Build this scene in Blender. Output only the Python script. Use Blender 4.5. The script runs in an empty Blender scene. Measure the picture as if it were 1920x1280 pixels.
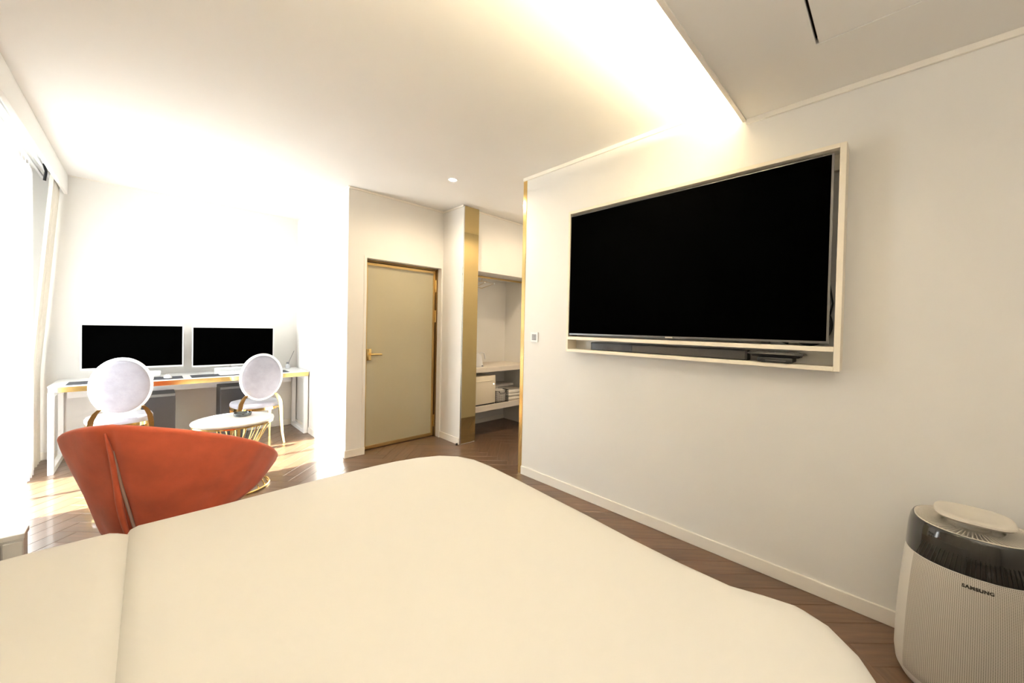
import bpy, bmesh, math, random
from mathutils import Vector, Matrix
random.seed(7)
S = bpy.context.scene
COL = S.collection
PI = math.pi

# ---------------------------------------------------------------- camera
F_PX, YAW, PITCH, ROLL, CX, CY, CAM_H = 700.948, 0.797676, -0.014356, 0.0214595, 994.033, 624.609, 1.40
def cam_axes():
    cy, sy, cp, sp, cr, sr = math.cos(YAW), math.sin(YAW), math.cos(PITCH), math.sin(PITCH), math.cos(ROLL), math.sin(ROLL)
    f = Vector((sy*cp, cy*cp, sp)); rt = Vector((cy, -sy, 0)); up = rt.cross(f)
    return cr*rt + sr*up, -sr*rt + cr*up, f
rt, up, fw = cam_axes()
cd = bpy.data.cameras.new('camera'); cam = bpy.data.objects.new('camera', cd); COL.objects.link(cam)
M = Matrix((rt, up, -fw)).transposed().to_4x4(); M.translation = Vector((0, 0, CAM_H))
cam.matrix_world = M
cd.sensor_fit = 'HORIZONTAL'; cd.sensor_width = 36.0; cd.lens = F_PX/1920*36
cd.shift_x = (960-CX)/1920; cd.shift_y = (CY-640)/1920
cd.clip_start = 0.02; cd.clip_end = 100
S.camera = cam

# ---------------------------------------------------------------- sky, sun, exposure
w = bpy.data.worlds.new('sky'); S.world = w; w.use_nodes = True
bg = w.node_tree.nodes['Background']
bg.inputs[0].default_value = (0.93, 0.97, 1.0, 1); bg.inputs[1].default_value = 4.3
sl = bpy.data.lights.new('sun', 'SUN'); sun = bpy.data.objects.new('sun', sl); COL.objects.link(sun)
sl.energy = 32; sl.angle = math.radians(1.2); sl.color = (1, .98, .95)
sun.rotation_euler = Vector((1, -.07, -.80)).to_track_quat('-Z', 'Y').to_euler()
pl = bpy.data.lights.new('window_daylight', 'AREA'); po = bpy.data.objects.new('window_daylight', pl); COL.objects.link(po)
pl.shape = 'RECTANGLE'; pl.size = 1.02; pl.size_y = 2.5; pl.cycles.is_portal = True
po.location = (-1.14, 4.755, 1.35)
po.rotation_euler = (PI/2, 0, -PI/2)
S.view_settings.view_transform = 'Standard'; S.view_settings.look = 'None'
S.view_settings.exposure = 1.9; S.view_settings.gamma = 1.0; S.view_settings.use_curve_mapping = False

# ---------------------------------------------------------------- materials
MATS = {}
def mat(name, col, rough=.5, metal=0., spec=.5, noise=0., nscale=8., bump=0., bscale=60., coat=0., sheen=0., emit=None, estr=0., per_obj=0., stretch=None):
    if name in MATS: return MATS[name]
    m = bpy.data.materials.new(name); m.use_nodes = True; MATS[name] = m
    nt = m.node_tree; N = nt.nodes; L = nt.links; b = N['Principled BSDF']
    b.inputs['Base Color'].default_value = (*col, 1); b.inputs['Roughness'].default_value = rough
    b.inputs['Metallic'].default_value = metal; b.inputs['Specular IOR Level'].default_value = spec
    b.inputs['Coat Weight'].default_value = coat; b.inputs['Sheen Weight'].default_value = sheen
    if emit: b.inputs['Emission Color'].default_value = (*emit, 1); b.inputs['Emission Strength'].default_value = estr
    tc = N.new('ShaderNodeTexCoord'); vec = tc.outputs['Object']
    if stretch:
        mp = N.new('ShaderNodeMapping'); mp.inputs['Scale'].default_value = stretch; L.new(vec, mp.inputs[0]); vec = mp.outputs[0]
    if noise or per_obj:
        hs = N.new('ShaderNodeHueSaturation'); hs.inputs['Color'].default_value = (*col, 1)
        val = None
        if noise:
            n = N.new('ShaderNodeTexNoise'); n.inputs['Scale'].default_value = nscale; n.inputs['Detail'].default_value = 5; L.new(vec, n.inputs['Vector'])
            r = N.new('ShaderNodeMapRange'); r.inputs['From Min'].default_value = .3; r.inputs['From Max'].default_value = .7
            r.inputs['To Min'].default_value = 1-noise; r.inputs['To Max'].default_value = 1+noise; L.new(n.outputs[0], r.inputs[0]); val = r.outputs[0]
        if per_obj:
            oi = N.new('ShaderNodeObjectInfo'); r2 = N.new('ShaderNodeMapRange'); r2.inputs['To Min'].default_value = 1-per_obj; r2.inputs['To Max'].default_value = 1+per_obj
            L.new(oi.outputs['Random'], r2.inputs[0])
            if val:
                mm = N.new('ShaderNodeMath'); mm.operation = 'MULTIPLY'; L.new(val, mm.inputs[0]); L.new(r2.outputs[0], mm.inputs[1]); val = mm.outputs[0]
            else: val = r2.outputs[0]
        L.new(val, hs.inputs['Value']); L.new(hs.outputs[0], b.inputs['Base Color'])
    if bump:
        n2 = N.new('ShaderNodeTexNoise'); n2.inputs['Scale'].default_value = bscale; n2.inputs['Detail'].default_value = 4; L.new(vec, n2.inputs['Vector'])
        bp = N.new('ShaderNodeBump'); bp.inputs['Strength'].default_value = bump; bp.inputs['Distance'].default_value = .01
        L.new(n2.outputs[0], bp.inputs['Height']); L.new(bp.outputs[0], b.inputs['Normal'])
    return m

WALL = mat('wall_paper', (.80, .785, .755), .85, spec=.2, noise=.012, nscale=3, bump=.03, bscale=220)
CEIL = mat('ceiling_paint', (.84, .825, .795), .9, spec=.1, noise=.01, nscale=2)
TRIM = mat('trim_paint', (.86, .82, .75), .5, noise=.01)
WOOD = mat('oak_plank', (.135, .075, .042), .30, coat=.35, noise=.22, nscale=3, stretch=(1.2, 14, 14), bump=.06, bscale=5, per_obj=.16)
WOODV = mat('oak_plank_across', (.135, .075, .042), .30, coat=.35, noise=.22, nscale=3, stretch=(1.2, 14, 14), bump=.06, bscale=5, per_obj=.16)
GAP = mat('joint_dark', (.07, .04, .025), .9, noise=.1)
GOLD = mat('polished_gold', (.83, .60, .25), .16, 1., noise=.03)
GOLDS = mat('satin_gold', (.56, .40, .17), .3, 1., noise=.03)
MIRR = mat('bronze_mirror', (.56, .43, .20), .03, 1., noise=.01, nscale=2)
WHITE = mat('white_lacquer', (.85, .85, .85), .35, noise=.01)
PLAST = mat('white_plastic', (.80, .80, .81), .4, noise=.01)
MARBLE = mat('white_marble', (.86, .85, .83), .15, noise=.04, nscale=4)
BLACK = mat('screen_black', (.0005, .0005, .0005), .6, spec=0, noise=.01)
DARKP = mat('black_plastic', (.014, .014, .016), .35, spec=.35, noise=.05)
GREYP = mat('grey_metal_bezel', (.16, .16, .165), .35, .7, noise=.03)
TOWER = mat('graphite_case', (.045, .043, .046), .5, noise=.06)
TOWT = mat('grey_case_trim', (.17, .17, .17), .5, noise=.04)
PAD = mat('dark_desk_mat', (.06, .065, .08), .8, noise=.05, bump=.1, bscale=300)
SILV = mat('lilac_velvet', (.28, .28, .335), .7, noise=.10, nscale=14, bump=.1, bscale=40, sheen=.4)
PIPE = mat('white_leather', (.83, .83, .84), .4, noise=.01)
ORANGE = mat('orange_velvet', (.56, .10, .042), .75, noise=.16, nscale=7, bump=.18, bscale=14, sheen=.25)
ZIP = mat('zip_tape', (.42, .30, .26), .5, noise=.05)
DUVET = mat('cream_duvet', (.69, .68, .65), .9, spec=.1, noise=.006, nscale=2, bump=.02, bscale=12)
SHEET = mat('cream_sheet', (.665, .655, .625), .9, spec=.1, noise=.006, nscale=2)
BEDB = mat('bed_base_fabric', (.5, .42, .33), .9, noise=.05)
DRAPE = mat('cream_drape', (.74, .70, .62), .9, spec=.1, noise=.03, nscale=30, bump=.05, bscale=200)
TVF = mat('cream_lacquer', (.86, .79, .66), .45, noise=.01)
FRIDGE = mat('cream_enamel', (.76, .67, .52), .35, noise=.01)
TOWEL = mat('white_towel', (.78, .74, .68), .95, noise=.06, nscale=40, bump=.4, bscale=160)
NIGHT = mat('beige_lacquer', (.66, .60, .50), .5, noise=.02)
SHELFM = mat('closet_laminate', (.74, .67, .58), .5, noise=.015)
PBODY = mat('purifier_white', (.70, .675, .62), .42, noise=.01)
PTOP = mat('purifier_top', (.64, .60, .53), .45, noise=.01)
BAND = mat('smoked_plastic', (.018, .017, .016), .08, coat=.4, noise=.05)
CHROME = mat('chrome', (.75, .75, .75), .12, 1., noise=.02)
ALU = mat('window_frame_white', (.8, .8, .8), .4, noise=.01)
GREYB = mat('grey_buttons', (.25, .25, .27), .5, noise=.05)
INK = mat('dark_print', (.035, .028, .02), .6, noise=.02)

def glass_door():
    m = mat('frosted_door_glass', (.43, .385, .26), .10, spec=.8, noise=.02, nscale=1.5); return m
DGLASS = glass_door()

def special(name, build):
    m = bpy.data.materials.new(name); m.use_nodes = True; nt = m.node_tree; nt.nodes.clear(); build(nt); return m
def b_sheer(nt):
    N = nt.nodes; L = nt.links; o = N.new('ShaderNodeOutputMaterial')
    t = N.new('ShaderNodeBsdfTransparent'); t.inputs[0].default_value = (1, 1, 1, 1)
    tr = N.new('ShaderNodeBsdfTranslucent'); tr.inputs[0].default_value = (.9, .9, .92, 1)
    d = N.new('ShaderNodeBsdfDiffuse'); d.inputs[0].default_value = (.85, .84, .86, 1)
    a = N.new('ShaderNodeMixShader'); a.inputs[0].default_value = .35; L.new(tr.outputs[0], a.inputs[1]); L.new(d.outputs[0], a.inputs[2])
    tc = N.new('ShaderNodeTexCoord'); n = N.new('ShaderNodeTexNoise'); n.inputs['Scale'].default_value = 40; L.new(tc.outputs['Object'], n.inputs[0])
    r = N.new('ShaderNodeMapRange'); r.inputs['To Min'].default_value = .38; r.inputs['To Max'].default_value = .48; L.new(n.outputs[0], r.inputs[0])
    b = N.new('ShaderNodeMixShader'); L.new(r.outputs[0], b.inputs[0]); L.new(t.outputs[0], b.inputs[1]); L.new(a.outputs[0], b.inputs[2])
    L.new(b.outputs[0], o.inputs[0])
SHEER = special('sheer_voile', b_sheer)
def b_pane(nt):
    N = nt.nodes; L = nt.links; o = N.new('ShaderNodeOutputMaterial')
    t = N.new('ShaderNodeBsdfTransparent'); t.inputs[0].default_value = (.97, .99, .98, 1)
    g = N.new('ShaderNodeBsdfGlossy'); g.inputs[1].default_value = .02
    f = N.new('ShaderNodeFresnel'); f.inputs[0].default_value = 1.45
    b = N.new('ShaderNodeMixShader'); L.new(f.outputs[0], b.inputs[0]); L.new(t.outputs[0], b.inputs[1]); L.new(g.outputs[0], b.inputs[2]); L.new(b.outputs[0], o.inputs[0])
PANE = special('window_pane', b_pane)
def b_perf(nt):
    N = nt.nodes; L = nt.links; o = N.new('ShaderNodeOutputMaterial'); p = N.new('ShaderNodeBsdfPrincipled')
    uv = N.new('ShaderNodeUVMap'); uv.uv_map = 'UVMap'
    sc = N.new('ShaderNodeVectorMath'); sc.operation = 'MULTIPLY'; sc.inputs[1].default_value = (1/.0052, 1/.0052, 0); L.new(uv.outputs[0], sc.inputs[0])
    fr = N.new('ShaderNodeVectorMath'); fr.operation = 'FRACTION'; L.new(sc.outputs[0], fr.inputs[0])
    di = N.new('ShaderNodeVectorMath'); di.operation = 'DISTANCE'; di.inputs[1].default_value = (.5, .5, 0); L.new(fr.outputs[0], di.inputs[0])
    r = N.new('ShaderNodeMapRange'); r.inputs['From Min'].default_value = .22; r.inputs['From Max'].default_value = .36; L.new(di.outputs['Value'], r.inputs[0])
    c = N.new('ShaderNodeMix'); c.data_type = 'RGBA'; c.inputs[6].default_value = (.16, .14, .11, 1); c.inputs[7].default_value = (.60, .56, .49, 1)
    L.new(r.outputs[0], c.inputs[0]); L.new(c.outputs[2], p.inputs['Base Color']); p.inputs['Roughness'].default_value = .55
    bp = N.new('ShaderNodeBump'); bp.inputs['Strength'].default_value = .4; bp.inputs['Distance'].default_value = .002; L.new(r.outputs[0], bp.inputs['Height']); L.new(bp.outputs[0], p.inputs['Normal'])
    L.new(p.outputs[0], o.inputs[0])
PERF = special('perforated_panel', b_perf)
STRIP = mat('led_strip', (1, .9, .7), .5, emit=(1, .82, .52), estr=630, noise=.01)
LENS = mat('downlight_lens', (1, 1, 1), .5, emit=(1, .92, .78), estr=60, noise=.01)
WARMDOT = mat('status_light', (1, 1, 1), .5, emit=(1, .95, .85), estr=2, noise=.01)

# ---------------------------------------------------------------- helpers
def box(bm, x0, x1, y0, y1, z0, z1, bev=0, seg=2, mtx=None):
    vs = [bm.verts.new((x, y, z)) for x in (x0, x1) for y in (y0, y1) for z in (z0, z1)]
    fs = [(0, 1, 3, 2), (4, 6, 7, 5), (0, 4, 5, 1), (2, 3, 7, 6), (0, 2, 6, 4), (1, 5, 7, 3)]
    fs = [bm.faces.new([vs[i] for i in f]) for f in fs]
    if bev:
        es = {e for f in fs for e in f.edges}
        r = bmesh.ops.bevel(bm, geom=list(es), offset=bev, segments=seg, profile=.5, affect='EDGES')
        vs = list({v for f in r['faces'] for v in f.verts} | {v for v in vs if v.is_valid})
    if mtx is not None: bmesh.ops.transform(bm, matrix=mtx, verts=[v for v in vs if v.is_valid])
    return vs
def tube(bm, pts, r, seg=8, closed=False, cap=True, flat=None):
    pts = [Vector(p) for p in pts]; n = len(pts); rings = []
    rr = r if isinstance(r, (list, tuple)) else [r]*n
    prev = None
    for i, p in enumerate(pts):
        if closed: t = pts[(i+1) % n] - pts[i-1]
        else: t = pts[min(i+1, n-1)] - pts[max(i-1, 0)]
        t.normalize()
        if prev is None:
            a = Vector((0, 0, 1)) if abs(t.z) < .9 else Vector((1, 0, 0))
            u = t.cross(a).normalized()
        else: u = (prev - t*prev.dot(t)).normalized()
        prev = u; v = t.cross(u)
        ring = []
        for k in range(seg):
            a = 2*PI*k/seg
            ring.append(bm.verts.new(p + (u*math.cos(a) + v*math.sin(a))*rr[i]))
        rings.append(ring)
    m = n if closed else n-1
    for i in range(m):
        A, B = rings[i], rings[(i+1) % n]
        for k in range(seg): bm.faces.new((A[k], A[(k+1) % seg], B[(k+1) % seg], B[k]))
    if cap and not closed:
        bm.faces.new(rings[0][::-1]); bm.faces.new(rings[-1])
def lathe(bm, prof, seg=32, c=(0, 0), cap=(True, True), sup=2.0, a0=0, a1=2*PI):
    full = abs(a1-a0-2*PI) < 1e-6; rings = []
    for r, z in prof:
        ring = []
        for k in range(seg if full else seg+1):
            a = a0 + (a1-a0)*k/seg; ca, sa = math.cos(a), math.sin(a)
            q = (abs(ca)**sup + abs(sa)**sup)**(-1/sup) if sup != 2 else 1
            ring.append(bm.verts.new((c[0]+r*q*ca, c[1]+r*q*sa, z)))
        rings.append(ring)
    n = len(rings[0])
    for i in range(len(rings)-1):
        A, B = rings[i], rings[i+1]
        for k in range(n if full else n-1):
            k2 = (k+1) % n; bm.faces.new((A[k], A[k2], B[k2], B[k]))
    if full and cap[0]: bm.faces.new(rings[0][::-1])
    if full and cap[1]: bm.faces.new(rings[-1])
    return rings
def prism(bm, poly, z0, z1):
    a = [bm.verts.new((x, y, z0)) for x, y in poly]; b = [bm.verts.new((x, y, z1)) for x, y in poly]; n = len(poly)
    bm.faces.new(a[::-1]); bm.faces.new(b)
    for i in range(n): bm.faces.new((a[i], a[(i+1) % n], b[(i+1) % n], b[i]))
def mk(name, bm, m, parent=None, loc=(0, 0, 0), smooth=False, label=None):
    bmesh.ops.recalc_face_normals(bm, faces=bm.faces[:])
    me = bpy.data.meshes.new(name); bm.to_mesh(me); bm.free()
    if smooth:
        me.polygons.foreach_set('use_smooth', [True]*len(me.polygons))
        if smooth != 'all':
            try: me.set_sharp_from_angle(angle=math.radians(38))
            except Exception: pass
    me.materials.append(m)
    o = bpy.data.objects.new(name, me); COL.objects.link(o); o.location = loc
    if parent: o.parent = parent
    if label: o['label'] = label
    return o
def tag(o, label, cat, group=None, kind=None):
    o['label'] = label; o['category'] = cat
    if group: o['group'] = group
    if kind: o['kind'] = kind
    return o
def thing(name, label, cat, loc=(0, 0, 0), rz=0, group=None):
    o = bpy.data.objects.new(name, None); COL.objects.link(o); o.location = loc; o.rotation_euler = (0, 0, rz)
    o.empty_display_size = .1
    return tag(o, label, cat, group)
def struct(name, bm, m, label=None, smooth=False):
    o = mk(name, bm, m, smooth=smooth); o['kind'] = 'structure'
    if label: o['label'] = label
    return o
def boxes(*bs, bev=0):
    bm = bmesh.new()
    for b in bs: box(bm, *b, bev=bev)
    return bm
def copy_tree(o, parent=None):
    c = o.copy(); COL.objects.link(c)
    if parent: c.parent = parent
    for ch in list(o.children): copy_tree(ch, c)
    return c

# ---------------------------------------------------------------- structure
X0, XW, YB, YF, YD, YE = -1.0, 2.52, -2.2, 5.95, 4.07, 2.58   # left wall, right wall, back, far wall, door wall, end of right wall
XG, HC, HL, YC = 1.45, 2.825, 2.68, .69                          # wing wall, ceiling heights, cove edge
FX1, CLY = 3.86, 4.31
struct('wall_right', boxes((XW, 4.1, YB, YE, 0, HC)), WALL)
struct('wall_back', boxes((X0-.1, XW, YB-.12, YB, 0, HC)), WALL)
struct('wall_corridor', boxes((FX1, FX1+.12, YE, CLY+.12, 0, HC)), WALL)
struct('wall_far', boxes((X0-.1, XG+.1, YF, YF+.12, 0, HC)), WALL)
struct('wall_wing', boxes((XG, XG+.13, YD+.13, YF, 0, HC)), WALL)
OX0, OX1, OZ = 1.645, 2.565, 2.115
struct('wall_front', boxes((XG, OX0, YD, YD+.13, 0, HC), (OX0, OX1, YD, YD+.13, OZ, HC), (OX1, 2.60, YD, YD+.3, 0, HC)), WALL)
struct('wall_pillar', boxes((2.585, 2.80, 3.645, CLY+.12, 0, HC)), WALL)
struct('wall_leak_stop', boxes((XG+.13, 2.9, CLY+.12, CLY+.22, 0, HC)), WALL)  # unseen slab added behind the door to stop sky light leaking in
struct('wall_closet', boxes((2.80, FX1, CLY, CLY+.12, 0, HC)), WALL)
WY0, WY1, WZ0, WZ1 = 4.24, 5.27, .10, 2.60
struct('wall_left', boxes((X0-.15, X0, YB, WY0, 0, HC), (X0-.15, X0, WY1, YF, 0, HC), (X0-.15, X0, WY0, WY1, 0, WZ0), (X0-.15, X0, WY0, WY1, WZ1, HC)), WALL)
struct('ceiling', boxes((X0-.15, 4.2, YB-.12, YF+.15, HC, HC+.1)), CEIL)
# lowered ceiling over the bed, with the opening for the access panel
PX0, PX1, PY0, PY1 = 1.46, 2.066, -.33, .283
bm = boxes((X0, PX0, YB, YC, HL, HL+.022), (PX1, XW, YB, YC, HL, HL+.022), (PX0, PX1, PY1, YC, HL, HL+.022), (PX0, PX1, YB, PY0, HL, HL+.022))
lowc = struct('ceiling_lower', bm, CEIL)
mk('access_panel', boxes((PX0+.004, PX1-.0055, PY0+.004, PY1-.011, HL+.001, HL+.018)), CEIL, lowc)
mk('cove_back', boxes((X0, XW, .40, .42, HL+.022, HC)), CEIL, lowc)
mk('panel_gap_shade', boxes((PX0-.03, PX1+.03, PY0-.03, PY1+.03, HL+.05, HL+.06)), GAP, lowc)  # dark sheet standing in for the shade inside the access panel gap
struct('trim_1', boxes((X0, XW, YC-.018, YC+.004, HL-.008, HL+.035), bev=.002), TRIM)
# thin crown strips
struct('trim_2', boxes((XW-.016, XW, YB, YC-.018, HL-.030, HL), bev=.003), TRIM)
struct('trim_3', boxes((XW-.016, XW, YC+.004, YE, HC-.030, HC), bev=.003), TRIM)
struct('trim_4', boxes((XG, 2.585, YD-.012, YD, HC-.022, HC), bev=.003), TRIM)
struct('trim_5', boxes((2.573, 2.585, 3.645, YD-.012, HC-.022, HC), bev=.003), TRIM)
struct('trim_6', boxes((XG-.01, XG, YD-.012, YF, HC-.010, HC)), TRIM)
struct('trim_7', boxes((-.55, XG-.01, YF-.010, YF, HC-.010, HC)), TRIM)
# curtain pelmet hanging from the ceiling along the window side
struct('trim_8', boxes((-.585, -.560, YB, YF, 2.632, HC), bev=.003), CEIL)
# gold corner trim at the end of the right wall
struct('trim_9', boxes((XW-.004, XW+.03, YE-.042, YE+.003, .0, HC-.0), bev=.0015), GOLD)
# baseboards
BB = .078
def baseb(name, *bs): return struct(name, boxes(*bs, bev=.003), TRIM)
baseb('baseboard_right', (XW-.013, XW, YB, YE-.043, 0, BB))
baseb('baseboard_front', (XG-.012, OX0-.001, YD-.012, YD, 0, BB), )
baseb('baseboard_wing', (XG-.012, XG, YD, YF, 0, BB))
baseb('baseboard_far', (X0, XG-.012, YF-.012, YF, 0, BB))
baseb('baseboard_pillar', (2.573, 2.585, 3.66, YD-.0, 0, BB))
baseb('baseboard_back', (X0, XW-.013, YB, YB+.012, 0, BB))
baseb('baseboard_left', (X0, X0+.012, YB+.012, YF-.012, 0, BB))
# reveal beads round the door opening
struct('trim_10', boxes((OX0-.03, OX0-.024, YD-.004, YD, BB, OZ+.02)), TRIM)
struct('trim_11', boxes((2.581, 2.586, 3.640, 3.650, 0, 2.1), bev=.001), CHROME)

# ---- floor: herringbone oak planks
bm = boxes((X0-.15, 4.2, YB-.12, YF+.15, -.06, -.004))
floor = struct('floor', bm, GAP, 'brown oak herringbone floor')
W_, L_ = .1185, .60
def clip(poly, rect):
    x0, x1, y0, y1 = rect
    for ax, lim, sgn in ((0, x0, 1), (0, x1, -1), (1, y0, 1), (1, y1, -1)):
        out = []
        for i in range(len(poly)):
            a, b = poly[i], poly[(i+1) % len(poly)]; da, db = sgn*(a[ax]-lim), sgn*(b[ax]-lim)
            if da >= 0: out.append(a)
            if da*db < 0:
                t = da/(da-db); out.append((a[0]+(b[0]-a[0])*t, a[1]+(b[1]-a[1])*t))
        poly = out
        if len(poly) < 3: return []
    return poly
def plank_bm(bm, poly, c=(0, 0), g=.0007, ch=.0016, zt=0.0):
    # poly ccw; inset by moving toward centroid lines
    n = len(poly)
    def inset(p, d):
        out = []
        for i in range(n):
            a, b, e = Vector(p[i-1]), Vector(p[i]), Vector(p[(i+1) % n])
            n1 = (b-a); n1 = Vector((-n1.y, n1.x)).normalized(); n2 = (e-b); n2 = Vector((-n2.y, n2.x)).normalized()
            k = 1 + n1.dot(n2)
            out.append(tuple(b + (n1+n2)*(d/max(k, .3))))
        return out
    p1, p2 = inset(poly, g), inset(poly, g+ch)
    A = [bm.verts.new((x-c[0], y-c[1], zt-.0045)) for x, y in p1]
    B = [bm.verts.new((x-c[0], y-c[1], zt-ch*.8)) for x, y in p1]
    D = [bm.verts.new((x-c[0], y-c[1], zt)) for x, y in p2]
    bm.faces.new(D)
    for P, Q in ((A, B), (B, D)):
        for i in range(n): bm.faces.new((P[i], P[(i+1) % n], Q[(i+1) % n], Q[i]))
c45, s45 = math.cos(PI/4), math.sin(PI/4)
def rot(p): return (p[0]*c45 - p[1]*s45, p[0]*s45 + p[1]*c45)
ORG = (2.655, 3.045)
protoH = None
under = bmesh.new(); nplank = 0; cells = []
for i in range(-60, 60):
    for j in range(-14, 14):
        ox, oy = i*W_ + j*L_, i*W_ - j*L_
        for kind, r in (('H', (0, L_, 0, W_)), ('V', (L_, L_+W_, W_-L_, W_))):
            q = [rot((ox+x, oy+y)) for x, y in ((r[0], r[2]), (r[1], r[2]), (r[1], r[3]), (r[0], r[3]))]
            q = [(x+ORG[0], y+ORG[1]) for x, y in q]
            p = clip(q, (X0-.1, FX1+.1, YB-.1, YF+.1))
            if p: cells.append((kind, q, p))
for kind, q, p in cells:
    cx, cy = sum(a[0] for a in q)/4, sum(a[1] for a in q)/4
    xs = [a[0] for a in p]; ys = [a[1] for a in p]
    vis = (max(ys) > 2.0 and min(xs) < 2.6 and max(xs) > -.75 and not (min(xs) > XG+.1 and min(ys) > YD+.2)) or \
          (max(xs) > 2.5 and max(ys) > YE and min(ys) < CLY) or \
          (max(xs) > 1.28 and min(xs) < XW and max(ys) > -.55 and max(ys) <= 2.2)
    if vis and nplank < 300:
        bm = bmesh.new()
        a = PI/4 if kind == 'H' else -PI/4
        # local frame: x along the plank so the grain follows it
        loc = [((x-cx)*math.cos(-a) - (y-cy)*math.sin(-a), (x-cx)*math.sin(-a) + (y-cy)*math.cos(-a)) for x, y in p]
        full = len(p) == 4 and all(abs(u[0]-v[0]) + abs(u[1]-v[1]) < 1e-6 for u, v in zip(p, q))
        if full and protoH is not None:
            bm.free(); o = bpy.data.objects.new('plank', protoH); COL.objects.link(o); o.parent = floor
        else:
            ar = sum(loc[k][0]*loc[(k+1) % len(loc)][1] - loc[(k+1) % len(loc)][0]*loc[k][1] for k in range(len(loc)))
            if ar < 0: loc = loc[::-1]
            if abs(ar) < 1e-4: bm.free(); continue
            plank_bm(bm, loc); o = mk('plank', bm, WOOD, floor)
            if full: protoH = o.data
        o.location = (cx, cy, random.uniform(-.0004, .0003)); o.rotation_euler = (0, 0, a); nplank += 1
    else:
        ar = sum(p[k][0]*p[(k+1) % len(p)][1] - p[(k+1) % len(p)][0]*p[k][1] for k in range(len(p)))
        if abs(ar) < 1e-4: continue
        plank_bm(under, p if ar > 0 else p[::-1])
so = mk('hidden_planks', under, WOODV, floor); so['kind'] = 'stuff'
print('planks', nplank)

# ---- window
bm = bmesh.new()
fxa, fxb = X0-.11, X0-.05
for y0, y1, z0, z1 in ((WY0, WY0+.05, WZ0, WZ1), (WY1-.05, WY1, WZ0, WZ1), (WY0, WY1, WZ0, WZ0+.05), (WY0, WY1, WZ1-.05, WZ1), (4.74, 4.78, WZ0, WZ1)):
    box(bm, fxa, fxb, y0, y1, z0, z1, bev=.004)
win = struct('window_1', bm, ALU)
for y0, y1 in ((WY0+.05, 4.74), (4.78, WY1-.05)):
    mk('pane', boxes((X0-.083, X0-.077, y0, y1, WZ0+.05, WZ1-.05)), PANE, win)

# ---- door in the recess
door = struct('door_1', boxes((OX0, OX0+.03, 4.175, 4.20, 0, OZ), (OX1-.014, OX1, 4.15, 4.20, 0, OZ), (OX0+.03, OX1-.014, 4.165, 4.20, OZ-.022, OZ), bev=.001), mat('shade_brown_casing', (.26, .17, .075), .38, 1., noise=.03))  # casing coloured dark brown for the soffit shadow and the hinge gap
y0, y1 = 4.180, 4.215
dx0, dx1 = OX0+.032, OX1-.018
mk('door_frame', boxes((dx0, dx0+.022, y0, y1, .008, OZ-.028), (dx1-.030, dx1, y0, y1, .008, OZ-.028), (dx0+.022, dx1-.030, y0, y1, OZ-.058, OZ-.028), (dx0+.022, dx1-.030, y0, y1, .008, .045), bev=.002), GOLDS, door)
mk('door_glass', boxes((dx0+.022, dx1-.030, y0+.008, y1-.008, .045, OZ-.058)), DGLASS, door)
bm = bmesh.new(); box(bm, 1.70, 1.748, 4.170, 4.181, 1.00, 1.13, bev=.003)
tube(bm, [(1.735, 4.175, 1.068), (1.735, 4.14, 1.068)], .011, 12); tube(bm, [(1.725, 4.135, 1.068), (1.77, 4.132, 1.069), (1.85, 4.134, 1.066)], [.012, .012, .010], 12)
mk('door_handle', bm, GOLD, door, smooth=True)
for z in (1.90, 1.52, .20):
    bm = bmesh.new(); tube(bm, [(dx1+.004, 4.170, z-.075), (dx1+.004, 4.170, z+.075)], .011, 12); box(bm, dx1-.006, dx1+.014, 4.172, 4.180, z-.07, z+.07)
    mk('hinge', bm, GOLD, door, smooth=True)

# ---- cove strip light and downlights
c = thing('cove_light', 'warm light strip shining from the ceiling cove above the television wall', 'light', (0, .60, HL+.03))
mk('strip', boxes((-.9, 2.50, -.012, .012, 0, .012)), STRIP, c)
mk('channel', boxes((-.92, 2.51, -.02, -.014, -.004, .02), (-.92, 2.51, .014, .020, -.004, .012)), ALU, c)
def downlight(x, y, z, label, power, col=(1, .90, .76)):
    t = thing('downlight', label, 'light', (x, y, z), group=None)
    bm = bmesh.new(); lathe(bm, [(.030, -.001), (.043, -.004), (.045, -.001), (.045, .0)], 28, cap=(False, False)); mk('ring', bm, WHITE, t, smooth=True)
    bm = bmesh.new(); lathe(bm, [(.031, -.003), (.001, -.006)], 24, cap=(False, True)); mk('lens', bm, LENS, t, smooth=True)
    l = bpy.data.lights.new('downlight_beam', 'SPOT'); l.energy = power; l.color = col; l.spot_size = math.radians(168); l.spot_blend = .6; l.shadow_soft_size = .03
    o = bpy.data.objects.new('downlight_beam', l); COL.objects.link(o); o.location = (0, 0, -.012); o.parent = t
downlight(2.072, 3.119, HC, 'round ceiling downlight glowing in front of the door', 20, (1, .80, .55))
downlight(3.36, 2.98, HC, 'added unseen ceiling downlight in the passage, brightening the closet', 7, (1, .72, .42))  # added where the right wall hides it, to warm and brighten the closet
downlight(.35, 1.05, HC, 'added unseen ceiling downlight brightening the left side of the bed', 2)  # extra fixture added out of view to lift the bed
downlight(.45, .1, HL, 'recessed downlight in the lowered ceiling over the bed', 2)

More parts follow.
